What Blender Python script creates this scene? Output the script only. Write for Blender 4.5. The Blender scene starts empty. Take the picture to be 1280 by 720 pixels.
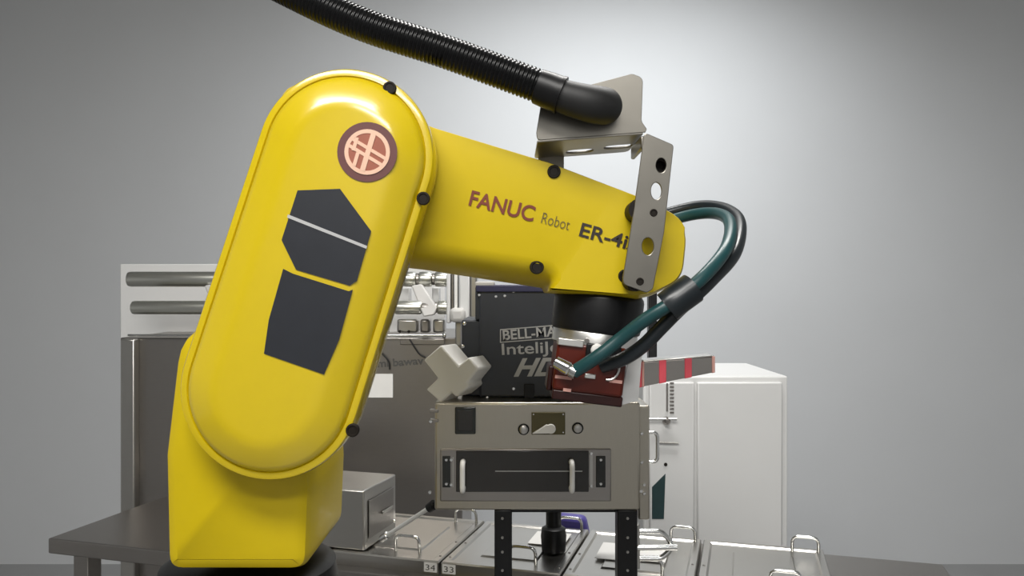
import bpy, bmesh, math, random
from mathutils import Vector, Matrix

# ------------------------------------------------------------------ camera, world, lights, exposure
scene = bpy.context.scene
C = scene.collection
FPX = 1000.0
CAMZ = 1.45
cam = bpy.data.cameras.new('camera')
cam.sensor_fit = 'HORIZONTAL'; cam.sensor_width = 36.0
cam.lens = 36.0 * FPX / 1280.0
cam.clip_start = 0.02
camo = bpy.data.objects.new('camera', cam); C.objects.link(camo)
camo.location = (0, 0, CAMZ); camo.rotation_euler = (math.pi/2, 0, 0)
scene.camera = camo

world = bpy.data.worlds.new('world'); scene.world = world
world.use_nodes = True
bg = world.node_tree.nodes['Background']
bg.inputs[0].default_value = (0.9, 0.95, 1.0, 1); bg.inputs[1].default_value = 0.12

def area(name, loc, target, size, sizey, power, col=(1, 1, 1), spread=180):
    l = bpy.data.lights.new(name, 'AREA'); l.shape = 'RECTANGLE'
    l.size = size; l.size_y = sizey; l.energy = power; l.color = col
    l.spread = math.radians(spread)
    o = bpy.data.objects.new(name, l); C.objects.link(o)
    o.location = loc
    o.rotation_euler = (Vector(target) - Vector(loc)).to_track_quat('-Z', 'Y').to_euler()
    return o
# ceiling lamps of the workshop: one before the cell, one over it, one near the far wall; the back one is added
area('ceiling_lamp_front', (-0.45, -0.30, 3.05), (-0.1, 1.1, 1.2), 1.4, 0.7, 50, (1.0, 0.98, 0.94))
area('added_lamp_back', (0.2, -1.7, 3.05), (0.2, -1.7, 0.0), 1.4, 0.5, 40, (1.0, 0.98, 0.95))  # unseen lamp behind the camera, added to brighten the steel's reflections
area('ceiling_lamp_cell', (0.35, 1.75, 3.05), (0.35, 1.9, 0.0), 1.2, 0.35, 26, (1.0, 0.98, 0.95))
area('ceiling_lamp_rear', (0.55, 3.0, 3.05), (0.40, 4.2, 0.9), 1.5, 0.3, 18, (0.95, 0.98, 1.0), 140)

scene.view_settings.view_transform = 'Standard'
scene.view_settings.look = 'None'
scene.view_settings.exposure = 0.45
scene.view_settings.gamma = 1.0
scene.view_settings.use_curve_mapping = False

# ------------------------------------------------------------------ helpers
def P(px, py, d):
    return Vector(((px-640)/FPX*d, d, CAMZ-(py-360)/FPX*d))

def mat(name, col, rough=0.5, metal=0.0, nscale=0, namt=0.0, bump=0.0, stretch=None, coat=0.0,
        trans=0.0, emit=None, estr=0.0, spec=0.5, rvar=0.0, aniso=0.0):
    m = bpy.data.materials.new(name); m.use_nodes = True
    nt = m.node_tree; b = nt.nodes['Principled BSDF']
    b.inputs['Base Color'].default_value = (*col, 1)
    b.inputs['Roughness'].default_value = rough
    b.inputs['Metallic'].default_value = metal
    b.inputs['Specular IOR Level'].default_value = spec
    if aniso:
        b.inputs['Anisotropic'].default_value = aniso
        tg = nt.nodes.new('ShaderNodeTangent'); tg.direction_type = 'RADIAL'; tg.axis = 'Z'
        nt.links.new(tg.outputs[0], b.inputs['Tangent'])
    if coat: b.inputs['Coat Weight'].default_value = coat; b.inputs['Coat Roughness'].default_value = 0.15
    if trans: b.inputs['Transmission Weight'].default_value = trans
    if emit:
        b.inputs['Emission Color'].default_value = (*emit, 1); b.inputs['Emission Strength'].default_value = estr
    if nscale:
        tc = nt.nodes.new('ShaderNodeTexCoord'); mp = nt.nodes.new('ShaderNodeMapping')
        if stretch: mp.inputs['Scale'].default_value = stretch
        no = nt.nodes.new('ShaderNodeTexNoise'); no.inputs['Scale'].default_value = nscale
        no.inputs['Detail'].default_value = 4
        nt.links.new(tc.outputs['Object'], mp.inputs[0]); nt.links.new(mp.outputs[0], no.inputs['Vector'])
        if namt:
            mx = nt.nodes.new('ShaderNodeMix'); mx.data_type = 'RGBA'
            mx.inputs[6].default_value = (*[c*(1-namt) for c in col], 1)
            mx.inputs[7].default_value = (*[min(1, c*(1+namt)) for c in col], 1)
            nt.links.new(no.outputs['Fac'], mx.inputs[0]); nt.links.new(mx.outputs[2], b.inputs['Base Color'])
        if rvar:
            mr = nt.nodes.new('ShaderNodeMapRange')
            mr.inputs[3].default_value = max(0.02, rough-rvar); mr.inputs[4].default_value = rough+rvar
            nt.links.new(no.outputs['Fac'], mr.inputs[0]); nt.links.new(mr.outputs[0], b.inputs['Roughness'])
        if bump:
            bp = nt.nodes.new('ShaderNodeBump'); bp.inputs['Strength'].default_value = bump
            bp.inputs['Distance'].default_value = 0.002
            nt.links.new(no.outputs['Fac'], bp.inputs['Height']); nt.links.new(bp.outputs[0], b.inputs['Normal'])
    return m

M = {}
M['yellow'] = mat('robot_yellow_paint', (0.60, 0.445, 0.003), 0.40, 0, 60, 0.03, 0.03, coat=0.12, spec=0.35)
M['yellow_gloss'] = mat('robot_yellow_cover', (0.63, 0.465, 0.004), 0.22, 0, 60, 0.03, 0.008, coat=0.9, spec=0.5)
M['black'] = mat('black_plastic', (0.006, 0.006, 0.0065), 0.38, 0, 80, 0.15, 0.05, spec=0.3)
M['hose_black'] = mat('black_conduit', (0.003, 0.003, 0.0033), 0.26, 0, 90, 0.1, spec=0.25)
M['rubber'] = mat('black_rubber', (0.010, 0.010, 0.010), 0.55, 0, 70, 0.2, 0.1)
M['decal'] = mat('black_decal', (0.016, 0.018, 0.024), 0.45, 0, 50, 0.2)
M['steel'] = mat('brushed_steel', (0.50, 0.485, 0.455), 0.30, 1, 45, 0.025, 0.0, (1, 1, 14), rvar=0.02)
M['steel_warm'] = mat('warm_brushed_steel', (0.54, 0.50, 0.425), 0.30, 1, 40, 0.04, 0.0, (14, 1, 1), rvar=0.02, aniso=0.8)
M['steel_dark'] = mat('dull_steel', (0.33, 0.31, 0.29), 0.34, 1, 30, 0.04, 0.0, (1, 1, 6), rvar=0.02)
M['zinc'] = mat('zinc_bracket_steel', (0.235, 0.222, 0.195), 0.36, 1, 25, 0.07, 0.04, rvar=0.06)
M['chrome'] = mat('polished_chrome', (0.78, 0.78, 0.76), 0.14, 1, 30, 0.03)
M['alu'] = mat('aluminium', (0.74, 0.73, 0.70), 0.30, 1, 60, 0.05, 0.03, (1, 1, 8))
M['white'] = mat('white_plastic', (0.80, 0.79, 0.76), 0.5, 0, 30, 0.03)
M['paper'] = mat('white_card', (0.85, 0.84, 0.81), 0.7, 0, 30, 0.02)
M['lightgrey'] = mat('light_grey_paint', (0.66, 0.66, 0.65), 0.45, 0, 8, 0.03)
M['navy'] = mat('dark_navy_housing', (0.034, 0.038, 0.048), 0.42, 0, 40, 0.12, 0.04)
M['navy2'] = mat('navy_blue_trim', (0.035, 0.035, 0.085), 0.4, 0, 40, 0.1)
M['glass_dark'] = mat('smoked_acrylic_pane', (0.028, 0.026, 0.024), 0.10, 0, 9, 0.2)
M['screen'] = mat('dark_display_pane', (0.02, 0.022, 0.02), 0.15, 0, 20, 0.2)
M['brass'] = mat('bronze_dial_plate', (0.10, 0.085, 0.035), 0.35, 0.4, 30, 0.15)
M['red'] = mat('dark_red_anodised', (0.085, 0.009, 0.003), 0.3, 0.1, 30, 0.25, coat=0.1, spec=0.35)
M['red_dark'] = mat('dark_maroon', (0.022, 0.003, 0.002), 0.35, 0.2, 30, 0.2)
M['pinkline'] = mat('pale_pink_mark', (0.62, 0.33, 0.28), 0.5, 0, 20, 0.05)
M['redtape'] = mat('pinkish_red_tape', (0.78, 0.09, 0.12), 0.45, 0, 20, 0.08)
M['teal'] = mat('teal_air_hose', (0.007, 0.050, 0.054), 0.36, 0, 60, 0.15)
M['hose2'] = mat('black_air_hose', (0.010, 0.014, 0.017), 0.3, 0, 60, 0.15)
M['txt_red'] = mat('brown_red_print', (0.17, 0.028, 0.008), 0.5, 0, 60, 0.1)
M['txt_dark'] = mat('near_black_print', (0.022, 0.012, 0.008), 0.5, 0, 60, 0.1)
M['txt_thin'] = mat('olive_grey_print', (0.115, 0.085, 0.02), 0.5, 0, 60, 0.1)
M['txt_white'] = mat('light_grey_print', (0.46, 0.46, 0.46), 0.5, 0, 60, 0.05)
M['txt_grey'] = mat('faded_dark_print', (0.085, 0.083, 0.075), 0.6, 0, 60, 0.2)
M['logo_ring'] = mat('dark_maroon_print', (0.13, 0.045, 0.042), 0.45, 0, 60, 0.1)
M['logo_mid'] = mat('brown_red_emblem', (0.33, 0.10, 0.06), 0.45, 0, 60, 0.1)
M['logo_line'] = mat('cream_pink_emblem', (0.78, 0.50, 0.36), 0.45, 0, 60, 0.05)
M['screw'] = mat('near_black_screw', (0.010, 0.007, 0.004), 0.6, 0, 60, 0.2, spec=0.25)
M['socket'] = mat('screw_socket', (0.006, 0.004, 0.003), 0.6, 0, 60, 0.2)
M['wall'] = mat('painted_wall', (0.60, 0.61, 0.62), 0.6, 0, 2.5, 0.03, 0.02)
M['ceil'] = mat('ceiling_panel', (0.56, 0.56, 0.55), 0.8, 0, 2, 0.03)
M['floor'] = mat('grey_epoxy_floor', (0.26, 0.26, 0.26), 0.35, 0, 3, 0.12, 0.02)
M['green_dark'] = mat('dark_green_opening', (0.014, 0.04, 0.042), 0.45, 0, 30, 0.15)
M['purple'] = mat('violet_blue_bag', (0.10, 0.08, 0.36), 0.4, 0, 20, 0.2)
M['belt'] = mat('pale_grey_belt', (0.52, 0.51, 0.49), 0.5, 0, 25, 0.06)
M['roller'] = mat('satin_roller', (0.66, 0.66, 0.60), 0.28, 1, 20, 0.06, 0.02)

class MB:
    def __init__(s): s.v = []; s.f = []
    def quad_strip(s, rings, close=True, cap0=True, cap1=True):
        n = len(rings[0]); base = len(s.v)
        for r in rings: s.v += [Vector(p) for p in r]
        for i in range(len(rings)-1):
            for j in range(n if close else n-1):
                k = (j+1) % n
                s.f.append((base+i*n+j, base+i*n+k, base+(i+1)*n+k, base+(i+1)*n+j))
        if cap0: s.f.append(tuple(base+j for j in reversed(range(n))))
        if cap1: s.f.append(tuple(base+(len(rings)-1)*n+j for j in range(n)))
        return s
    def box(s, lo, hi, T=None):
        x0, y0, z0 = lo; x1, y1, z1 = hi
        r0 = [Vector(p) for p in ((x0, y0, z0), (x1, y0, z0), (x1, y1, z0), (x0, y1, z0))]
        r1 = [Vector(p) for p in ((x0, y0, z1), (x1, y0, z1), (x1, y1, z1), (x0, y1, z1))]
        if T: r0 = [T(p) for p in r0]; r1 = [T(p) for p in r1]
        return s.quad_strip([r0, r1])
    def tube(s, pts, r, seg=16, cap=True):
        pts = [Vector(p) for p in pts]; n = len(pts)
        rad = r if isinstance(r, (list, tuple)) else [r]*n
        tang = []
        for i in range(n):
            a = pts[max(0, i-1)]; b = pts[min(n-1, i+1)]
            t = (b-a)
            tang.append(t.normalized() if t.length > 1e-9 else tang[-1])
        up = Vector((0, 0, 1)) if abs(tang[0].z) < 0.9 else Vector((1, 0, 0))
        nx = tang[0].cross(up).normalized(); rings = []
        for i in range(n):
            nx = (nx - tang[i]*nx.dot(tang[i])).normalized(); ny = tang[i].cross(nx)
            rings.append([pts[i] + (nx*math.cos(2*math.pi*j/seg) + ny*math.sin(2*math.pi*j/seg))*rad[i] for j in range(seg)])
        return s.quad_strip(rings, cap0=cap, cap1=cap)
    def lathe(s, A, axis, prof, seg=32):
        A = Vector(A); ax = Vector(axis).normalized()
        up = Vector((0, 0, 1)) if abs(ax.z) < 0.9 else Vector((1, 0, 0))
        nx = ax.cross(up).normalized(); ny = ax.cross(nx)
        rings = [[A + ax*t + (nx*math.cos(2*math.pi*j/seg) + ny*math.sin(2*math.pi*j/seg))*max(r, 1e-5) for j in range(seg)] for t, r in prof]
        return s.quad_strip(rings)
    def prism(s, pts, vec):
        pts = [Vector(p) for p in pts]; vec = Vector(vec)
        return s.quad_strip([pts, [p+vec for p in pts]])

def link(name, mesh, m, parent=None, smooth=None, bevel=0.0, segs=2):
    o = bpy.data.objects.new(name, mesh); C.objects.link(o)
    if m: mesh.materials.clear(); mesh.materials.append(m)
    if parent:
        o.parent = parent
        if parent.type == 'EMPTY': o.matrix_parent_inverse = parent.matrix_basis.inverted()
    if smooth is not None:
        for p in mesh.polygons: p.use_smooth = True
        mesh.set_sharp_from_angle(angle=math.radians(smooth))
    if bevel:
        b = o.modifiers.new('bevel', 'BEVEL'); b.width = bevel; b.segments = segs
        b.limit_method = 'ANGLE'; b.angle_limit = math.radians(40)
        for p in mesh.polygons: p.use_smooth = True
        b.harden_normals = False
        mesh.set_sharp_from_angle(angle=math.radians(50))
    return o

def build(mb, name, m, parent=None, smooth=35, bevel=0.0, segs=2):
    me = bpy.data.meshes.new(name)
    me.from_pydata([tuple(v) for v in mb.v], [], mb.f); me.validate()
    b = bmesh.new(); b.from_mesh(me); bmesh.ops.recalc_face_normals(b, faces=b.faces); b.to_mesh(me); b.free()
    return link(name, me, m, parent, smooth, bevel, segs)

def thing(name, label, cat, loc, group=None):
    o = bpy.data.objects.new(name, None); C.objects.link(o)
    o.empty_display_size = 0.05; o.location = loc
    o['label'] = label; o['category'] = cat
    if group: o['group'] = group
    return o
def tag(o, label, cat, group=None):
    o['label'] = label; o['category'] = cat
    if group: o['group'] = group
    return o
def struct(o): o['kind'] = 'structure'; return o

def round_poly(pts, r, n=6):
    pts = [Vector(p) for p in pts]; out = []; N = len(pts)
    rr = r if isinstance(r, (list, tuple)) else [r]*N
    for i in range(N):
        a, b, c = pts[i-1], pts[i], pts[(i+1) % N]
        if rr[i] <= 0: out.append(b); continue
        d1 = (a-b).normalized(); d2 = (c-b).normalized()
        ang = math.acos(max(-1, min(1, d1.dot(d2))))
        t = min(rr[i]/math.tan(ang/2), 0.48*(a-b).length, 0.48*(c-b).length)
        p1 = b+d1*t; p2 = b+d2*t
        for k in range(n+1):
            u = k/n
            out.append(p1*(1-u)**2 + b*2*u*(1-u) + p2*u*u)
    return out
def densify(pts, step):
    out = []; N = len(pts)
    for i in range(N):
        a, b = pts[i], pts[(i+1) % N]; k = max(1, int((b-a).length/step))
        out += [a.lerp(b, j/k) for j in range(k)]
    return out
def px2(pts, d):
    return [Vector(((x-640)/FPX*d, CAMZ-(y-360)/FPX*d)) for x, y in pts]
def frame(d):      # local x -> X, local y -> Z, local z -> towards the viewer
    return Matrix(((1, 0, 0, 0), (0, 0, -1, d), (0, 1, 0, 0), (0, 0, 0, 1)))

def layered(outline, layers, weight=None):
    """closed 2-D outline (X,Z); layers = (inset, Y); offset along outline normals"""
    n = len(outline); area2 = sum(outline[i].x*outline[(i+1) % n].y - outline[(i+1) % n].x*outline[i].y for i in range(n))
    sg = 1 if area2 > 0 else -1; nor = []
    for i in range(n):
        t = (outline[(i+1) % n]-outline[i-1]).normalized()
        nor.append(Vector((t.y, -t.x))*sg)
    mb = MB(); rings = []
    for ins, y in layers:
        rings.append([Vector((p.x - nor[i].x*ins*(weight(nor[i], p) if weight else 1), y,
                              p.y - nor[i].y*ins*(weight(nor[i], p) if weight else 1))) for i, p in enumerate(outline)])
    return mb.quad_strip(rings)

def from_curve(cu, name, m, parent, mtx):
    t = bpy.data.objects.new('tmp', cu); C.objects.link(t)
    bpy.context.view_layer.update()
    dg = bpy.context.evaluated_depsgraph_get()
    me = bpy.data.meshes.new_from_object(t.evaluated_get(dg))
    bpy.data.objects.remove(t); bpy.data.curves.remove(cu)
    me.transform(mtx); me.name = name
    return link(name, me, m, parent, 35)
def plate(name, outline, holes, th, mtx, m, parent=None, bev=0.0):
    cu = bpy.data.curves.new('c', 'CURVE'); cu.dimensions = '2D'; cu.fill_mode = 'BOTH'
    cu.extrude = max(th/2-bev, 1e-5); cu.bevel_depth = bev; cu.bevel_resolution = 1
    for pts in [outline]+list(holes):
        sp = cu.splines.new('POLY'); sp.points.add(len(pts)-1); sp.use_cyclic_u = True
        for i, p in enumerate(pts): sp.points[i].co = (p[0], p[1], 0, 1)
    return from_curve(cu, name, m, parent, mtx)
def ell(cx, cy, rx, ry, n=24, rot=0):
    c, s = math.cos(rot), math.sin(rot)
    return [Vector((cx+rx*math.cos(2*math.pi*i/n)*c-ry*math.sin(2*math.pi*i/n)*s,
                    cy+rx*math.cos(2*math.pi*i/n)*s+ry*math.sin(2*math.pi*i/n)*c)) for i in range(n)]
def text(name, body, px, py, d, hpx, wpx, rot, m, parent, bold=0.0, shear=0.0, T=None, ext=0.0003):
    """lettering whose capitals are hpx tall and whose line is wpx wide, baseline start at px,py on depth d"""
    cu = bpy.data.curves.new('t', 'FONT'); cu.body = body; cu.size = 1.0
    cu.offset = bold; cu.shear = shear; cu.fill_mode = 'FRONT'
    t = bpy.data.objects.new('tmp', cu); C.objects.link(t); bpy.context.view_layer.update()
    dg = bpy.context.evaluated_depsgraph_get()
    me = bpy.data.meshes.new_from_object(t.evaluated_get(dg))
    bpy.data.objects.remove(t); bpy.data.curves.remove(cu)
    xs = [v.co.x for v in me.vertices]; x0, x1 = min(xs), max(xs)
    s = d/FPX
    S = Matrix.Diagonal((wpx*s/(x1-x0), hpx*s/0.72, 1, 1)) @ Matrix.Translation((-x0, 0, 0))
    base = T if T else (frame(d) @ Matrix.Translation((*px2([(px, py)], d)[0], 0.0)))
    me.transform(base @ Matrix.Rotation(-rot, 4, 'Z') @ S)
    # give the print a film thickness
    b = bmesh.new(); b.from_mesh(me)
    bmesh.ops.recalc_face_normals(b, faces=b.faces)
    b.to_mesh(me); b.free()
    return link(name, me, m, parent)
def sm(pts, n=12):          # catmull-rom through points
    pts = [Vector(p) for p in pts]; out = []
    e = [pts[0]*2-pts[1]] + pts + [pts[-1]*2-pts[-2]]
    for i in range(1, len(e)-2):
        for k in range(n):
            t = k/n; a, b, c, dd = e[i-1], e[i], e[i+1], e[i+2]
            out.append(0.5*((2*b)+(c-a)*t+(2*a-5*b+4*c-dd)*t*t+(3*b-a-3*c+dd)*t**3))
    out.append(pts[-1]); return out
def front_box(px0, py0, px1, py1, d, depth, mb=None):
    mb = mb or MB(); a = P(px0, py1, d); b = P(px1, py0, d)
    return mb.box((a.x, d, a.z), (b.x, d+depth, b.z))
def bolt(px, py, d, r, m, parent, name='bolt', h=0.003):
    c = P(px, py, d)
    return build(MB().lathe(c+Vector((0, 0.001, 0)), (0, -1, 0), [(0, r), (h*0.7, r), (h, r*0.7)], 12), name, m, parent)
def socket_screw(px, py, d, r, parent, rx=1.0):
    c = P(px, py, d)
    s = build(MB().lathe(c+Vector((0, 0.004, 0)), (0, -1, 0), [(0, r), (0.0048, r), (0.0056, r*.88), (0.0056, r*.7), (0.0046, r*.6)], 20), 'screw', M['screw'], parent)  # screw whose near-black colour also stands for the shade of its sunk pocket
    return s

# ------------------------------------------------------------------ the room
WY, CZ, WX = 4.2, 3.1, 3.4
def wallbox(name, lo, hi, m): return struct(build(MB().box(lo, hi), name, m, None, None))
wallbox('floor', (-WX, -2.5, -0.1), (WX, WY, 0.0), M['floor'])
wallbox('wall_back', (-WX, WY, -0.1), (WX, WY+0.1, CZ), M['wall'])
wallbox('wall_left', (-WX-0.1, -2.5, -0.1), (-WX, WY+0.1, CZ), M['wall'])
wallbox('wall_right', (WX, -2.5, -0.1), (WX+0.1, WY+0.1, CZ), M['wall'])
wallbox('wall_front', (-WX, -2.6, -0.1), (WX, -2.5, CZ), M['wall'])
wallbox('ceiling', (-WX-0.1, -2.5, CZ), (WX+0.1, WY+0.1, CZ+0.1), M['ceil'])

# ------------------------------------------------------------------ the robot
DA, DF = 0.90, 0.955           # depth of the lower arm's rim and of the forearm's face
robot = thing('industrial_robot', 'yellow industrial robot arm with black wrist and red gripper in front of the printer', 'robot arm',
              P(335, 860, 1.05))

# --- forearm (behind the lower arm)
fo = round_poly(px2([(352, 92), (440, 118), (545, 157), (690, 201), (800, 243), (866, 275), (858, 352), (818, 372), (800, 376), (685, 367), (681, 360), (520, 335), (372, 318), (332, 190)], DF),
                [.04, .1, .1, .1, .1, .045, .05, .02, .01, .003, .003, .05, .06, .06], 7)
fo = densify(fo, 0.010); XS = P(682, 0, DF).x
wt = lambda n, p: 0.22 if (p.x > XS and n.y < 0.3) else 0.12 if n.y > 0.3 else (0.5+0.9*max(0, -n.y-0.3) if n.y < -0.3 else 0.5)
forearm = build(layered(fo, [(.018, DF+.135), (.006, DF+.125), (0, DF+.115), (0, DF+.070), (.003, DF+.045), (.008, DF+.024), (.015, DF+.010), (.023, DF+.003), (.031, DF)], wt), 'forearm', M['yellow'], robot, 30)
RT = math.radians(15.5)
text('lettering', 'FANUC', 585.5, 256, DF-.0012, 19.5, 83, math.radians(14.5), M['txt_red'], forearm, 0.018)
text('lettering', 'Robot', 676, 278.5, DF-.0012, 14.5, 36, math.radians(15), M['txt_thin'], forearm, -0.012)
text('lettering', 'ER-4iA', 723.5, 294.5, DF-.0012, 17.5, 82, RT, M['txt_dark'], forearm, 0.016)
socket_screw(671, 334, DF+.003, .0085, forearm); socket_screw(692.5, 214.5, DF-.001, .0080, forearm)
socket_screw(793, 260, DF, .0080, forearm); socket_screw(781, 345, DF, .0080, forearm)

# --- lower arm: elbow disc on top, shoulder disc below, seen side on
def capsule(c0, r0, c1, r1, d, n=40):
    a = Vector(c0); b = Vector(c1); L = (b-a).length; ax = (b-a)/L; ph = math.atan2(ax.y, ax.x)
    k = math.acos((r0-r1)/L); out = []
    for i in range(n+1):
        t = ph+k+(2*math.pi-2*k)*i/n; out.append((a.x+r0*math.cos(t), a.y+r0*math.sin(t)))
    for i in range(n+1):
        t = ph-k+2*k*i/n; out.append((b.x+r1*math.cos(t), b.y+r1*math.sin(t)))
    return px2(out, d)
EL, SH = (431, 196), (337, 488)
lo = densify(capsule(EL, 111, SH, 113, DA), .012)
lower = build(layered(lo, [(0, DA+.050), (0, DA+.004), (.0015, DA+.001), (.004, DA), (.0085, DA-.0005), (.0095, DA+.0015),
                           (.0105, DA-.001), (.0135, DA-.0055), (.018, DA-.0082), (.028, DA-.0128), (.037, DA-.0166), (.044, DA-.0187), (.052, DA-.0192)]), 'lower_arm', M['yellow_gloss'], robot, 40)
DFC = DA-.0196
def on_lower(name, pts, m, parent, th=.0006, d=DFC, holes=()):
    return plate(name, px2(pts, d), [px2(h, d) for h in holes], th, frame(d), m, parent)
# round emblem
ux = 1.0
lx, ly, lr = 459, 190, 37.5
def circ(r, n=40, cx=lx, cy=ly): return [(cx+r*math.cos(2*math.pi*i/n), cy+r*math.sin(2*math.pi*i/n)) for i in range(n)]
emblem = on_lower('emblem', circ(lr), M['logo_ring'], lower, .0008, DFC-.0004)
on_lower('emblem_disc', circ(28.5), M['logo_mid'], emblem, .0008, DFC-.0009)
on_lower('emblem_ring', circ(28.5), M['logo_line'], emblem, .0008, DFC-.0014, [circ(23.5)])
def rotrect(cx, cy, w, h, deg):
    a = math.radians(deg); c, s = math.cos(a), math.sin(a)
    return [(cx+x*c-y*s, cy+x*s+y*c) for x, y in ((-w/2, -h/2), (w/2, -h/2), (w/2, h/2), (-w/2, h/2))]
a0 = 31
for off in (-4.6, 4.6):
    ca, sa = math.cos(math.radians(a0+90)), math.sin(math.radians(a0+90))
    on_lower('emblem_bar', rotrect(lx+ca*off, ly+sa*off, 50, 4.2, a0), M['logo_line'], emblem, .0008, DFC-.0015)
on_lower('emblem_bar', rotrect(lx+1, ly, 6.5, 49, 17), M['logo_line'], emblem, .0008, DFC-.0017)
on_lower('emblem_bar', rotrect(lx-14, ly+9, 4.5, 17, 17), M['logo_line'], emblem, .0008, DFC-.0017)
on_lower('emblem_bar', rotrect(lx-15, ly-10, 4.5, 17, 17), M['logo_line'], emblem, .0008, DFC-.0017)
# black angular decal running down the arm
dec = on_lower('decal', [(464, 289), (446, 351), (437, 357), (370, 337), (352, 300), (372, 238), (425, 236)], M['decal'], lower, .0007, DFC-.0004)
on_lower('decal_stripe', [(360, 268), (459, 307.5), (458, 311), (359, 272)], M['txt_white'], dec, .0007, DFC-.0009)
on_lower('decal', [(441, 362), (424, 424), (405, 468), (330, 442), (336, 400), (354, 336), (366, 342), (436, 364)], M['decal'], lower, .0007, DFC-.0004)
for (a, b) in ((529, 248), (487, 110), (440.5, 538), (262, 424), (331, 214)):
    socket_screw(a, b, DA-.003, .0075, lower)

# --- turret, base
tb = densify(round_poly(px2([(240, 405), (390, 405), (398, 600), (394, 700), (225, 700), (222, 560)], 1.0), [.05, .05, .03, .02, .02, .03], 5), .012)
build(layered(tb, [(.02, 1.17), (0, 1.15), (0, .975), (.004, .962), (.016, .954)]), 'turret', M['yellow'], robot, 35)
c = P(312, 700, 1.06)
build(MB().lathe(c, (0, 0, -1), [(-.003, .10), (0.004, .112), (.03, .115), (.034, .10), (.05, .10)], 40), 'swivel_ring', M['black'], robot)
build(MB().box((c.x-.12, c.y-.13, c.z-.22), (c.x+.09, c.y+.10, c.z-.048)), 'base', M['yellow'], robot, 35, .02, 3)
ped = build(MB().box((c.x-.16, c.y-.16, 0.0), (c.x+.10, c.y+.12, c.z-.22)), 'robot_pedestal', M['steel_dark'], None, 35, .004)
tag(ped, 'grey steel pedestal under the yellow robot arm', 'pedestal')

# --- bracket on the forearm (bent sheet steel)
br = M['zinc']
DB = 0.925
fp = round_poly(px2([(678, 122), (745, 105), (790, 93), (803, 98), (801, 152), (808, 162), (806, 165), (672, 175), (671, 166)], DB),
                [.012, 0, .008, .008, .01, .004, 0, .004, .004], 5)
bracket = plate('bracket', fp, [], .003, frame(DB), br, robot, .0006)
za = P(0, 180, DB).z
# bend and horizontal flange running back from the plate, with two slots
fa = P(672, 175, DB); fb = P(803, 165, DB)
FL = .118
xl, xr = fa.x, fb.x
def slot(cx, cy, w, h): return round_poly([Vector(p) for p in ((cx-w/2, cy-h/2), (cx+w/2, cy-h/2), (cx+w/2, cy+h/2), (cx-w/2, cy+h/2))], h*.48, 5)
tilt = math.atan2(fb.z-fa.z, xr-xl); W = math.hypot(xr-xl, fb.z-fa.z)
mt = Matrix.Translation((xl, DB, fa.z-.0015)) @ Matrix.Rotation(-tilt, 4, 'Y')
fl = round_poly([Vector(p) for p in ((0, 0), (W, 0), (W, FL*.92), (W*.97, FL), (0, FL))], [0, 0, .012, .01, .012], 4)
plate('flange', fl, [slot(W*.46, FL*.72, .036, .030), slot(W*.86, FL*.62, .040, .028)], .003, mt, br, bracket, .0005)
# tab turned down on to the arm's top edge
ta = mt @ Vector((.002, FL-.006, 0)); d2 = ta.y
tabx = [P(669, 0, d2).x, P(701, 0, d2).x]
mbt = MB().box((tabx[0]+.004, d2-.002, P(0, 214, d2).z), (tabx[1]+.004, d2+.002, ta.z+.002))
build(mbt, 'mounting_tab', br, bracket, 35, .0012)
# strip with holes hanging in front of the forearm
DS = 0.918
so = round_poly(px2([(806, 167), (841, 182), (829, 290), (815, 361), (808, 365), (780, 355), (779, 348), (793, 262)], DS), [.003, .004, 0, .006, .004, .006, .004, 0], 4)
hol = [ell(*px2([(826, 207)], DS)[0], .0066, .0092, 24), ell(*px2([(820, 239)], DS)[0], .0068, .0106, 24), ell(*px2([(809.5, 308)], DS)[0], .0075, .0108, 24)]
strip = plate('perforated_strip', so, hol, .004, frame(DS), br, bracket, .0008)
cc = P(826, 207, DS)
build(MB().lathe(cc+Vector((0, .02, 0)), (0, -1, 0), [(0, .0095), (.016, .0095), (.016, .0062), (.004, .006)], 20), 'nut', M['screw'], strip)
for q in ((817, 266), (800, 352)): socket_screw(q[0], q[1], DS-.0015, .0045, strip)
# web joining strip, plate and flange
wa, wb = P(804, 166, DB), P(806, 166, DS)
build(MB().box((wa.x-.004, DS, P(0, 186, DS).z), (wa.x+.001, DB+.07, P(0, 170, DS).z)), 'bracket_web', br, bracket, 35, .0015)
# stand-off blocks between strip and forearm
for q in ((800, 262), (796, 350)):
    k = P(q[0], q[1], DS+.002)
    build(MB().lathe(k, (0, 1, 0), [(0, .013), (DF-DS+.004, .013)], 20), 'spacer', M['screw'], bracket)

# --- wrist: black body, silver flange, dark red gripper
WD = 1.02
w0 = P(750, 366, WD); wax = (P(741, 440, WD)-w0).normalized()
wr = lambda px: px/FPX*WD
def wl(prof, name, m, parent, seg=48): return build(MB().lathe(w0, wax, [(wr(t), wr(r)) for t, r in prof], seg), name, m, parent)
wl([(-3, 50), (4, 55), (8, 56), (42, 56), (47, 55), (50, 51)], 'wrist', M['black'], robot)
flange = wl([(47, 50), (48, 52), (50, 53), (64, 53), (66, 51), (67, 40)], 'tool_flange', M['alu'], robot)
for sx in (-40, -14, 30):
    cq = w0 + wax*wr(57) + Vector((wr(sx), -math.sqrt(max(0, wr(53)**2-wr(sx)**2))+.001, 0))
    build(MB().lathe(cq, (sx/70, -1, 0), [(0, .0035), (.0025, .003)], 10), 'screw', M['steel_dark'], flange)
bx = Vector((wax.z*-1, 0, wax.x)).normalized()          # right-hand axis square to the wrist axis
GD = WD-.052
def G(u, v, y):          # pixels right of / below the gripper's top centre
    return Vector((0, y, 0)) + Vector((g0.x, 0, g0.z)) + bx*(u/FPX*GD) + wax*(v/FPX*GD)
g0 = P(741, 431, GD)
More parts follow.
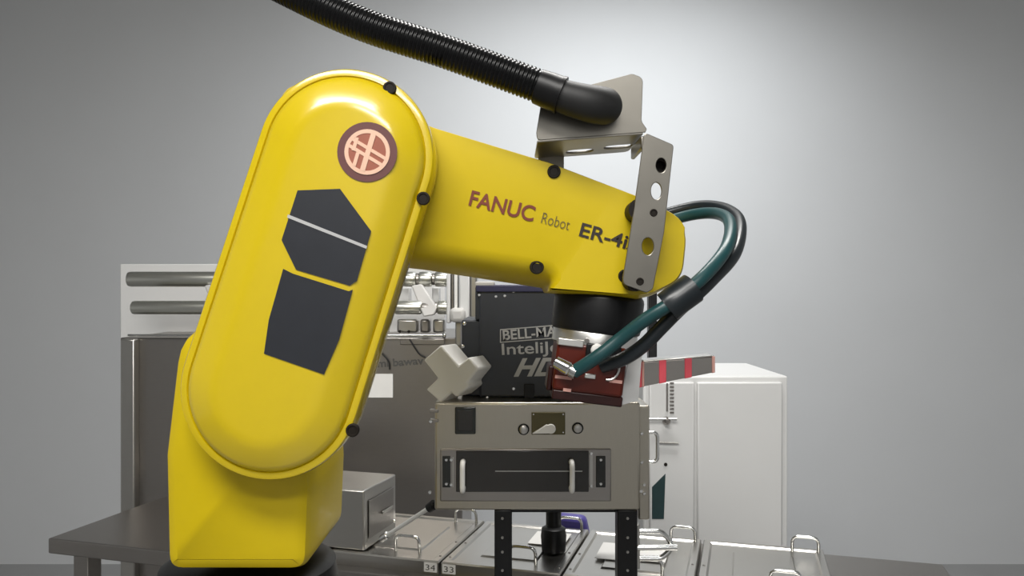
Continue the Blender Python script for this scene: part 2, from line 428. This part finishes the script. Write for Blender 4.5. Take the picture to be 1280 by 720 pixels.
def gbox(u0, v0, u1, v1, y0, y1, name, m, parent, bev=.0):
    mb = MB()
    mb.quad_strip([[G(u0, v0, y0), G(u1, v0, y0), G(u1, v1, y0), G(u0, v1, y0)], [G(u0, v0, y1), G(u1, v0, y1), G(u1, v1, y1), G(u0, v1, y1)]])
    return build(mb, name, m, parent, 35, bev)
grip = gbox(-44, 0, 45, 62, GD, GD+.09, 'gripper', M['red'], robot, .004)
gbox(-43, 61, 46, 74, GD+.002, GD+.088, 'gripper_jaw', M['red_dark'], grip, .002)
gbox(-50, 34, -43, 66, GD+.02, GD+.07, 'gripper_side', M['red_dark'], grip, .002)
gbox(-44, -4, -12, 5, GD-.004, GD+.02, 'clamp_block', M['alu'], grip, .001)
gbox(-8, -2, 36, 22, GD-.003, GD+.01, 'valve_recess', M['black'], grip, .002)
build(MB().lathe(G(6, 6, GD-.001), (0, -1, 0), [(0, .008), (.006, .008), (.009, .006)], 20), 'button', M['white'], grip)
gbox(-42, 43, -21, 47, GD-.0006, GD+.002, 'mark', M['pinkline'], grip); gbox(-30, 58, -20, 62, GD-.0006, GD+.002, 'mark', M['pinkline'], grip)
gbox(26, 40, 42, 44, GD-.0006, GD+.002, 'mark', M['pinkline'], grip)
arc = [G(23+13*math.cos(t), 26+15*math.sin(t), GD-.002) for t in [(-0.9+2.6*i/12) for i in range(13)]]
build(MB().tube(arc, .0016, 8), 'retaining_clip', M['alu'], grip)
gbox(-6, 36, 8, 42, GD-.004, GD+.002, 'nameplate', M['alu'], grip, .001)
f0 = P(694, 452, GD-.012); f1 = P(720, 466, GD-.022)
build(MB().lathe(f0, f1-f0, [(0, .005), (.0015, .0075), (.019, .0085), (.021, .007), (.023, .0085), (.030, .008)], 20), 'hose_fitting', M['chrome'], grip)
# side plate and striped bar at the gripper's right
spd = GD+.035
side = plate('side_plate', round_poly(px2([(787, 442), (802, 439), (797, 500), (775, 506)], spd), .002), [], .004, frame(spd), M['lightgrey'], grip, .0008)
def barbox(x0, x1, y0l, y0r, y1l, y1r, d0, d1, name, m, parent):
    r = [P(x0, y0l, d0), P(x1, y0r, d0), P(x1, y1r, d0), P(x0, y1l, d0)]
    return build(MB().prism(r, (0, d1-d0, 0)), name, m, parent, 35, .0008)
bd = spd+.006
slope = lambda x: 453-(x-800)*.075
slob = lambda x: 484-(x-800)*.20
bar = barbox(804, 892, slope(804), slope(892), slob(804), slob(892), bd, bd+.03, 'striped_bar', M['steel_dark'], grip)
for x0, x1, m in ((799, 802.5, 'redtape'), (802.5, 805.5, 'pinkline'), (824, 833, 'redtape'), (856, 865, 'redtape'), (890, 894, 'pinkline')):
    barbox(x0, x1, slope(x0)-.6, slope(x1)-.6, slob(x0)+.6, slob(x1)+.6, bd-.0012, bd+.031, 'stripe', M[m], bar)
barbox(804, 892, slope(804)-2, slope(892)-2, slope(804)-.2, slope(892)-.2, bd-.0008, bd+.03, 'bar_edge', M['alu'], bar)

# ------------------------------------------------------------------ hoses
hp = sm([P(300, -42, .93), P(438, 24.5, .915), (P(560, 66, .905)), P(690, 114, .895)], 60)
# resample by arc length and corrugate
acc = [0]
for i in range(1, len(hp)): acc.append(acc[-1]+(hp[i]-hp[i-1]).length)
def along(s):
    for i in range(1, len(hp)):
        if acc[i] >= s: return hp[i-1].lerp(hp[i], (s-acc[i-1])/(acc[i]-acc[i-1]))
    return hp[-1]
pts = []; rad = []; per = .0047; nrib = int(acc[-1]/per)
for i in range(nrib):
    for fr, r in ((0, .0172), (.2, .0188), (.5, .0188), (.7, .0172)):
        pts.append(along(i*per+fr*per)); rad.append(r)
hose = thing('corrugated_hose', 'thick black corrugated cable conduit sloping down to the steel bracket plate', 'hose', P(560, 66, .905))
build(MB().tube(pts, rad, 36), 'conduit', M['hose_black'], hose, 60)
hd = (P(700, 118, .893)-P(640, 95.5, .899)).normalized()
build(MB().lathe(P(672, 108, .895), hd, [(0, .017), (.001, .0195), (.012, .0202), (.024, .0205), (.026, .0212), (.029, .0212), (.029, .017)], 40), 'collar', M['black'], hose)
bt = sm([P(694, 116.5, .893), P(712, 123, .893), P(735, 129, .895), P(752, 132, .903), P(757, 133, .915)], 6)
build(MB().tube(bt, [.0175+.0035*min(1, i/14) for i in range(len(bt)-3)]+[.0205, .019, .016], 36), 'boot', M['rubber'], hose)

def air_hose(pts, r, m, label, name='air_hose'):
    o = build(MB().tube(sm(pts, 14), r, 20), name, m)
    return tag(o, label, 'hose', 'air hoses at the gripper')
air_hose([P(717, 465, GD-.020), P(745, 447, GD-.030), P(775, 424, .935), P(806, 400, .925), P(838, 379, .92), P(882, 343, .93), P(910, 305, .97), P(908, 272, 1.05), P(868, 268, 1.13), P(790, 290, 1.17)], .0080, M['teal'],
         'teal green air hose curving down to the silver fitting on the red gripper')
air_hose([P(752, 458, GD-.002), P(780, 448, GD-.014), P(804, 432, .945), P(828, 408, .94), P(850, 386, .937), P(888, 351, .95), P(920, 312, .99), P(920, 270, 1.08), P(874, 258, 1.16), P(790, 280, 1.20)], .0085, M['hose2'],
         'black air hose running beneath the teal hose to the red gripper')
wrp = build(MB().tube(sm([P(834, 384, .929), P(844, 376, .928), P(866, 360, .931)], 6), .0185, 24), 'hose_wrap', M['hose2'])
tag(wrp, 'dark wrap binding the teal and black air hoses together', 'hose wrap')

# ------------------------------------------------------------------ steel enclosure with the printer on it
ED = 1.33
enc = thing('steel_enclosure', 'brushed steel enclosure with smoked drawer window below the dark printer', 'enclosure', P(672, 640, ED+.12))
e0, e1 = P(543, 638, ED), P(800, 503, ED)
body = build(MB().box((e0.x, ED, e0.z), (e1.x, ED+.27, e1.z)), 'body', M['steel_warm'], enc, 35, .004)
build(front_box(798, 507, 812, 650, ED+.035, .2), 'side_casing', M['steel_warm'], enc, 35, .003)
dp = build(front_box(550, 561, 764, 627, ED-.004, .01), 'drawer_panel', M['steel_dark'], enc, 35, .002)
win = build(front_box(570, 563.5, 736, 615, ED-.007, .006), 'window_pane', M['glass_dark'], dp, 35, .001)
build(front_box(619, 588.5, 728, 589.6, ED-.0078, .002), 'window_seam', M['steel'], dp, 35)
for hx in (579, 714):
    q0, q1 = P(hx, 576, ED-.007), P(hx, 611, ED-.007)
    hpts = round_poly([q0+Vector((0, .004, 0)), q0+Vector((0, -.022, 0)), q1+Vector((0, -.022, 0)), q1+Vector((0, .004, 0))], .010, 5)
    build(MB().tube(hpts, .0043, 14), 'drawer_handle', M['white'], dp)
for (xa, xb, xs) in ((553, 563, 558), (745, 757, 751)):
    sl = build(front_box(xa, 570, xb, 609.5, ED-.0055, .006), 'latch_plate', M['screen'], dp, 35, .001)
    for yy in (575, 605): bolt(xs, yy, ED-.0055, .0026, M['chrome'], sl)
for (xx, yy) in ((564, 575), (564, 606), (739, 567), (739, 607.5)): bolt(xx, yy, ED-.004, .003, M['chrome'], dp)
build(front_box(565.5, 572, 567, 609, ED-.006, .004), 'rail', M['steel'], dp, 35); build(front_box(737.5, 568, 741, 610, ED-.0055, .004), 'rail', M['steel'], dp, 35)
sc_ = build(front_box(568.5, 509, 594.5, 543, ED-.006, .01), 'display', M['screen'], enc, 35, .002)
build(front_box(572, 513, 591, 539, ED-.0068, .003), 'display_pane', M['glass_dark'], sc_, 35, .0008)
gp = build(front_box(664.5, 515.5, 706.5, 543.5, ED-.004, .006), 'dial_plate', M['brass'], enc, 35, .001)
for q in ((667, 541), (704, 540.5), (667, 518), (704, 518)): bolt(q[0], q[1], ED-.004, .0013, M['chrome'], gp, 'screw', .0015)
kn = [(668, 541), (683, 531.5)]+[(688.5+5.2*math.cos(t), 536+5.2*math.sin(t)) for t in [-2.2+4.2*i/12 for i in range(13)]]
plate('pointer_knob', px2(kn, ED-.008), [], .008, frame(ED-.008), M['paper'], gp, .001)
for (xx, yy) in ((654.5, 536.5), (722, 535)):
    cc = P(xx, yy, ED)
    rg = build(MB().lathe(cc+Vector((0, .001, 0)), (0, -1, 0), [(0, .0095), (.003, .0095), (.004, .008)], 24), 'lock_ring', M['black'], enc)
    build(MB().lathe(cc+Vector((0, -.002, 0)), (0, -1, 0), [(0, .0072), (.003, .0070), (.004, .005)], 24), 'lock_barrel', M['steel'], rg)
# hinges and bolts on the edges
for y0 in (512, 524):
    build(front_box(537, y0, 548, y0+4, ED-.004, .012), 'hinge_leaf', M['steel_dark'], enc, 35, .001)
bolt(538.5, 527, ED-.003, .003, M['chrome'], enc); bolt(537.5, 615.5, ED+.002, .003, M['chrome'], enc)
bolt(802, 542, ED+.034, .003, M['chrome'], enc); bolt(802, 578, ED+.034, .003, M['chrome'], enc)
bolt(805, 606, ED+.034, .003, M['chrome'], enc); bolt(801, 614, ED+.034, .0035, M['chrome'], enc); bolt(805, 617, ED+.034, .003, M['chrome'], enc)
sh = [P(806, 540.5, ED+.05), P(822, 540.5, ED+.05), P(822, 577.5, ED+.05), P(806, 577.5, ED+.05)]
build(MB().tube(round_poly(sh, [0, .010, .010, 0], 6), .0032, 12), 'side_handle', M['chrome'], enc)

# dark printer standing on the enclosure
PD = ED+.06
pr = thing('inkjet_printer', 'dark navy printer head unit with pale lettering on top of the steel enclosure', 'printer', P(680, 499, PD+.1))
zt = e1.z
a, b = P(599, 500, PD), P(778, 357, PD)
build(MB().box((a.x, PD, zt), (b.x, PD+.2, b.z)), 'housing', M['navy'], pr, 35, .004)
a2, b2 = P(577, 500, PD+.015), P(603, 400, PD+.015)
build(MB().box((a2.x, PD+.015, zt), (b2.x, PD+.19, b2.z)), 'side_cover', M['navy'], pr, 35, .003)
a3, b3 = P(594, 400, PD+.01), P(603, 358, PD+.01)
build(MB().box((a3.x, PD+.01, a3.z), (b3.x, PD+.19, b3.z)), 'upper_side_cover', M['navy'], pr, 35, .003)
build(front_box(595, 356, 684, 365, PD-.004, .06), 'top_trim', M['navy2'], pr, 35, .002)
build(front_box(655, 480, 668, 501, PD-.003, .02), 'cable_slot', M['black'], pr, 35, .001)
build(front_box(594, 352, 618, 357.5, PD-.004, .06), 'top_ledge', M['belt'], pr, 35, .002)
for q in ((599, 368.5), (620, 370.5), (631, 369.5), (642, 364), (666, 485), (642, 486), (609, 497)): bolt(q[0], q[1], PD, .0026, M['chrome'], pr, 'screw', .002)
for q in ((580.5, 404.5), (578.5, 433)): bolt(q[0], q[1], PD+.015, .0032, M['chrome'], pr, 'screw', .002)
rt = math.radians(-4.5)
text('lettering', 'BELL-MARK', 629, 425, PD-.0012, 12.5, 90, rt, M['txt_white'], pr, .02)
text('lettering', 'InteliJet', 627.5, 443.5, PD-.0012, 14.5, 82, rt*.6, M['txt_white'], pr, .010)
text('lettering', 'HD', 642, 470, PD-.0012, 22, 57, rt*.3, M['txt_white'], pr, .035, .45)
def rr(x0, y0, x1, y1, k): return [(x0, y0), (x1, y0-k), (x1, y1-k), (x0, y1)]
plate('lettering_frame', px2(rr(625, 411.5, 724, 428.5, 7.8), PD), [px2(rr(626.2, 412.7, 722.8, 427.3, 7.7), PD)], .0008, frame(PD-.0009), M['txt_white'], pr)

# white cross shaped block resting on the enclosure, against the printer
wb_ = thing('white_cross_block', 'white plastic cross shaped block leaning on the dark printer', 'plastic block', P(565, 500, ED+.02))
bd0 = ED+.012
def blk(q, dep, sh, name, off=0):
    front = [P(x, y, bd0)+Vector((0, off, 0)) for x, y in q]
    back = [P(x+sh, y, bd0)+Vector((0, off+dep, 0)) for x, y in q]
    return build(MB().quad_strip([front, back]), name, M['white'], wb_, 35, .003)
blk([(529, 450), (551, 431), (573, 457), (586, 446), (598, 461), (584, 478), (586, 484), (570, 497), (564, 491), (551, 504), (532, 487), (547, 473)], .045, 17, 'cross_body')

# black stand of the enclosure
st = thing('equipment_stand', 'black steel stand with bolted legs carrying the steel enclosure', 'stand', (P(705, 640, ED).x, ED+.12, 0))
for i, (x0, x1, dd) in enumerate(((618, 640, ED+.002), (772, 797, ED+.002))):
    a, b = P(x0, 0, dd), P(x1, 0, dd)
    lg = build(MB().box((a.x, dd, 0), (b.x, dd+.035, e0.z)), 'leg', M['black'], st, 35, .002)
    if i < 2:
        for yy in (648, 672, 690, 713): bolt((x0+x1)/2+(-1 if i == 0 else 0), yy, dd, .0024, M['steel'], lg)
build(MB().box((P(618, 0, ED).x, ED+.03, e0.z-.012), (P(797, 0, ED).x, ED+.25, e0.z-.001)), 'top_frame', M['black'], st, 35, .002)
build(MB().box((P(640, 0, ED).x, ED+.01, .12), (P(772, 0, ED).x, ED+.035, .16)), 'crossbar', M['black'], st, 35, .002)

# ------------------------------------------------------------------ table with steel trays, turned by 16 degrees
YAW = math.radians(16.2); cy_, sy_ = math.cos(YAW), math.sin(YAW)
TO = P(550, 702, 1.55); TZ = TO.z
def T(p): return Vector((TO.x + p[0]*cy_ + p[1]*sy_, TO.y - p[0]*sy_ + p[1]*cy_, p[2]))
MT = Matrix(((cy_, sy_, 0, TO.x), (-sy_, cy_, 0, TO.y), (0, 0, 1, 0), (0, 0, 0, 1)))
tbl = thing('work_table', 'long steel work table carrying the numbered trays', 'table', T((0, .15, 0)))
build(MB().box((-.92, -.03, TZ-.060), (.95, .34, TZ-.026), T), 'table_top', M['steel_dark'], tbl, 35, .003)
for x in (-.88, .86):
    for y in (0, .28): build(MB().box((x, y, 0), (x+.04, y+.04, TZ-.06), T), 'leg', M['steel_dark'], tbl, 35, .002)
TW, TD = .236, .285
def tray(i, num, label):
    x0 = i*.241+.002; x1 = x0+TW
    t = thing('steel_tray', label, 'tray', T((x0+TW/2, TD/2, TZ-.026)), 'numbered steel trays on the table')
    rings = []
    for ins, z in ((.0, TZ-.026), (0, TZ-.003), (.002, TZ), (.014, TZ), (.018, TZ-.003), (.06, TZ-.004), (.063, TZ-.001), (.07, TZ-.001)):
        rings.append([T((x0+ins, ins, z)), T((x1-ins, ins, z)), T((x1-ins, TD-ins, z)), T((x0+ins, TD-ins, z))])
    lid = build(MB().quad_strip(rings), 'lid', M['steel'], t, 30)
    for (hx, hy, w) in ((.152, .045, .052), (.200, .262, .050)):
        h = round_poly([T((x0+hx-w/2, hy, TZ-.004)), T((x0+hx-w/2, hy-.004, TZ+.030)), T((x0+hx+w/2, hy-.004, TZ+.030)), T((x0+hx+w/2, hy, TZ-.004))], [0, .014, .014, 0], 6)
        build(MB().tube(h, .0032, 12), 'handle', M['chrome'], t)
    for q in ((.008, .03), (TW-.008, .03), (TW-.008, .12), (.008, .12)):
        build(MB().lathe(T((x0+q[0], q[1], TZ-.001)), (0, 0, 1), [(0, .003), (.0025, .002)], 10), 'rivet', M['steel_dark'], t)
    if num:
        lx0 = x1-.030 if num == '34' else x0+.003
        lb = build(MB().box((lx0, -.0012, TZ-.022), (lx0+.027, .002, TZ-.004), T), 'number_label', M['paper'], t, 35)
        Tm = MT @ Matrix.Translation((lx0+.0035, -.0016, TZ-.0185)) @ Matrix(((1, 0, 0, 0), (0, 0, -1, 0), (0, 1, 0, 0), (0, 0, 0, 1)))
        text('number', num, 0, 0, 1.0, 11.5, 20, 0, M['txt_grey'], lb, .0, 0, Tm)
    return t
tray(-1, '34', 'shallow steel tray with wire handles and number label 34')
tray(0, '33', 'shallow steel tray with number label 33 behind the black stand leg')
tray(1, None, 'shallow steel tray between and right of the black stand legs')
tray(-2, None, 'shallow steel tray under the plain steel box by the robot')
tray(2, None, 'shallow steel tray at the right end of the table')
# steel box on the trays at the left
sbx = thing('steel_box', 'plain steel box standing on the trays beside the robot', 'box', T((-.31, .09, TZ)))
bw = build(MB().box((-.50, .012, TZ+.001), (-.168, .165, TZ+.122), T), 'box_body', M['steel'], sbx, 35, .003)
build(MB().box((-.167, .03, TZ+.020), (-.1655, .148, TZ+.098), T), 'side_panel', M['steel_dark'], sbx, 35, .002)
build(MB().box((-.1645, .085, TZ+.056), (-.160, .135, TZ+.062), T), 'pull_strip', M['steel'], sbx, 35, .001)
bolt_c = T((-.168, .155, TZ+.022))
build(MB().lathe(bolt_c, (cy_, -sy_, 0), [(0, .004), (.003, .003)], 10), 'bolt', M['chrome'], sbx)
# rod leaning from the tray to the enclosure's corner
r0, r1 = P(481, 671, 1.60), P(538, 634, 1.52)
rod = thing('steel_rod', 'thin bright steel rod with black end leaning up to the enclosure corner', 'rod', r0)
build(MB().tube([r0, r1], .0042, 14), 'shaft', M['lightgrey'], rod)
build(MB().lathe(r1, r1-r0, [(-.006, .005), (-.004, .009), (.012, .010), (.014, .006), (.02, .005)], 16), 'end_cap', M['black'], rod)
build(MB().lathe(r0, r1-r0, [(-.012, .004), (-.010, .0075), (.010, .0075), (.012, .005)], 16), 'foot', M['chrome'], rod)

# black canister and papers seen below the enclosure
cn = thing('black_canister', 'squat black canister standing on the steel tray below the enclosure', 'canister', P(691, 690, 1.60))
cb = P(692, 686, 1.617); cb.z = TZ
build(MB().lathe(cb, (0, 0, 1), [(0, .024), (.03, .026), (.045, .024), (.05, .016)], 24), 'can_body', M['black'], cn)
build(MB().lathe(cb+Vector((0, 0, .048)), (0, 0, 1), [(0, .0155), (.05, .0155), (.052, .012)], 24), 'neck', M['black'], cn)
def card(lx0, ly0, w, h, label, m='paper', t=.0012, z=TZ+.001):
    o = build(MB().box((lx0, ly0, z), (lx0+w, ly0+h, z+t), T), 'paper_card', M[m])
    return tag(o, label, 'card', 'loose white cards on the trays')
card(.135, .15, .075, .085, 'white card lying on tray 33 between stand leg and canister')
card(.285, .10, .05, .10, 'white card lying on the tray right of the canister')
card(.365, .11, .055, .10, 'white card lying next to the right stand leg')
bgp = build(MB().quad_strip([[T((x, .30, z)) for x, z in ((.14, TZ-.026), (.235, TZ-.026), (.225, TZ+.02), (.16, TZ+.022))],
                             [T((x, .335, z)) for x, z in ((.14, TZ-.026), (.235, TZ-.026), (.225, TZ+.02), (.16, TZ+.022))]]), 'plastic_bag', M['purple'], None, 35, .012, 3)
tag(bgp, 'violet blue plastic bag lying behind the trays', 'bag')
# chrome grab handle on the right tray
gh = thing('grab_handle', 'heavy chrome double bar grab handle right of the black stand', 'handle', P(820, 700, 1.44))
for yo in (0, .014):
    hpz = [P(796, 664, 1.45), P(826, 664, 1.45), P(838, 676, 1.45), P(838, 688, 1.45), P(826, 698, 1.45), P(796, 698, 1.45)]
hp2 = round_poly(hpz, [0, .02, .016, .016, .02, 0], 5)
build(MB().tube(hp2, .0050, 14), 'bow', M['chrome'], gh)
build(MB().tube([P(796, 684.5, 1.44), P(846, 684, 1.44)], .0055, 14), 'crossbar', M['chrome'], gh)
build(front_box(792, 656, 800, 712, 1.438, .03), 'mounting_plate', M['steel'], gh, 35, .002)

# ------------------------------------------------------------------ machine behind, at the left
BD = 2.2
mc = thing('packaging_machine', 'steel processing machine with rollers behind the yellow robot arm', 'machine', P(400, 1019, BD+.2))
a, b = P(150, 0, BD), P(578, 422, BD)
build(MB().box((a.x, BD, 0), (b.x, BD+.5, b.z)), 'front_panel', M['steel_dark'], mc, 35, .004)
build(front_box(150, 330, 556, 424, BD+.30, .03), 'back_plate', M['lightgrey'], mc, 35, .003)
def hroll(x0, x1, y, r, d, name, m, seg=24):
    A, B = P(x0, y, d), P(x1, y, d); rr_ = r/FPX*d; L = (B-A).length
    return build(MB().lathe(A, B-A, [(0, rr_*.7), (.003, rr_*.93), (.008, rr_), (L-.008, rr_), (L-.003, rr_*.93), (L, rr_*.7)], seg), name, m, mc)
for x0, x1 in ((160, 320), (324, 496), (503, 521), (523, 541), (543, 562)):
    hroll(x0, x1, 349, 9.5, BD+.06, 'upper_roller', M['roller'])
for x0 in (319, 496, 520.5, 540.5): hroll(x0, x0+4, 349, 7.5, BD+.06, 'roller_gap', M['steel_dark'])
for x0, x1 in ((165, 330), (340, 488), (493, 528), (546, 565)): hroll(x0, x1, 384.5, 8.5, BD, 'lower_roller', M['roller'])
hroll(526, 550, 384.5, 6.5, BD, 'roller_shaft', M['steel_dark'])
for bxp in (519, 420, 260):
    q = [P(bxp-5, 357, BD+.03), P(bxp+8, 355, BD+.03), P(bxp+27, 384, BD-.03), P(bxp+24, 394, BD-.03), P(bxp+10, 396, BD-.03)]
    build(MB().prism(q, (0, .03, 0)), 'lever_arm', M['belt'], mc, 35, .004)
for x0, x1 in ((492, 512), (540, 549)): build(front_box(x0, 359, x1, 379, BD+.1, .05), 'guard_block', M['lightgrey'], mc, 35, .004)
for x0, x1 in ((496, 522), (525, 537), (541, 556)): build(front_box(x0, 399, x1, 416, BD+.02, .06), 'guide_block', M['steel'] if x0 != 525 else M['steel_dark'], mc, 35, .006)
build(MB().tube([P(160, 419, BD-.02), P(556, 419, BD-.02)], .0032, 12), 'rail', M['chrome'], mc)
build(MB().lathe(P(553, 419, BD-.02), (1, 0, 0), [(0, .007), (.003, .009), (.007, .009), (.010, .005)], 14), 'rail_end', M['chrome'], mc)
for x in (485, 500, 511): bolt(x, 414.5, BD+.015, .004, M['screw'], mc, 'screw', .004)
# upright frame at the machine's end
build(front_box(558, 330, 563, 404, BD-.04, .05), 'upright', M['lightgrey'], mc, 35, .003)
build(front_box(564, 330, 567, 398, BD-.03, .05), 'upright', M['steel_dark'], mc, 35, .002)
build(front_box(567.5, 330, 572, 398, BD-.045, .06), 'upright', M['white'], mc, 35, .003)
build(front_box(574, 330, 587, 399, BD-.05, .08), 'end_panel', M['lightgrey'], mc, 35, .004)
build(front_box(588, 330, 596, 398, BD-.045, .10), 'end_panel', M['steel'], mc, 35, .004)
build(front_box(562, 385, 581, 403, BD-.075, .05), 'clamp_block', M['belt'], mc, 35, .01)
build(front_box(569, 402, 577, 432, BD-.05, .04), 'post', M['steel'], mc, 35, .004)
for pts_ in ([(476, 440), (486, 452), (487, 462)], [(512, 424), (523, 441), (532, 447)]):
    build(MB().tube(sm([P(x, y, BD-.006) for x, y in pts_], 6), .0022, 8), 'cable', M['rubber'], mc)
text('lettering', 'ml bawav', 472, 459, BD-.0012, 9.5, 58, math.radians(-4), M['txt_grey'], mc, .03)
wc = build(front_box(456, 467.5, 491, 497, BD-.004, .003), 'paper_notice', M['paper'])
tag(wc, 'blank white notice stuck on the steel machine panel', 'notice')
build(front_box(150, 424, 168, 1000, BD-.03, .03), 'corner_post', M['steel'], mc, 35, .004)
build(front_box(500, 424, 556, 431, BD-.004, .01), 'seam_strip', M['steel_dark'], mc, 35, .002)

# ------------------------------------------------------------------ light cabinet and black post behind, at the right
CD = 2.3
cbn = thing('light_cabinet', 'light grey equipment cabinet behind the steel enclosure at the right', 'cabinet', P(880, 990, CD+.2))
a, b = P(804, 0, CD), P(985, 470, CD)
build(MB().box((a.x, CD, 0), (b.x, CD+.4, b.z)), 'cabinet_body', M['lightgrey'], cbn, 35, .006)
build(front_box(812, 478, 868, 706, CD-.012, .014), 'door', M['lightgrey'], cbn, 35, .004)
build(front_box(872, 478, 978, 706, CD-.012, .014), 'door', M['lightgrey'], cbn, 35, .004)
q = [P(815, 609, CD-.013), P(832, 592, CD-.013), P(830, 649, CD-.013), P(815, 649, CD-.013)]
build(MB().prism(q, (0, .006, 0)), 'dark_opening_patch', M['green_dark'], cbn, 35, .001)  # flat patch, its dark colour stands for the shade inside an opening
build(MB().tube([P(808, 524, CD-.03), P(846, 524, CD-.03)], .004, 12), 'latch_bar', M['chrome'], cbn)
build(MB().lathe(P(833, 526, CD-.02), (0, -1, 0), [(0, .012), (.012, .010), (.02, .005)], 16), 'latch_knob', M['steel_dark'], cbn)
build(MB().tube([P(822, 553, CD-.02), P(848, 554, CD-.02)], .003, 10), 'latch_bar', M['steel'], cbn)
bolt(832, 580.5, CD-.012, .005, M['screw'], cbn, 'screw', .004)
build(front_box(833, 479, 835, 514, CD-.016, .006), 'scale_bar', M['steel_dark'], cbn, 35)
for i in range(9): build(front_box(837.5, 478+i*4.6, 842.5, 480+i*4.6, CD-.015, .004), 'scale_tick', M['txt_grey'] and M['steel_dark'], cbn, 35)
ps = thing('black_post', 'slim black post rising behind the air hoses at the right', 'post', (P(817, 0, 2.6).x, 2.6, 0))
for (x0, x1, y0, y1) in ((811, 821.5, 330, 1000),):
    a, b = P(x0, 0, 2.75), P(x1, y0, 2.75)
    build(MB().box((a.x, 2.75, 0), (b.x, 2.79, b.z)), 'upright', M['black'], ps, 35, .004)
build(MB().box((a.x-.04, 2.70, 0), (b.x+.04, 2.84, .012)), 'foot_plate', M['black'], ps, 35, .003)
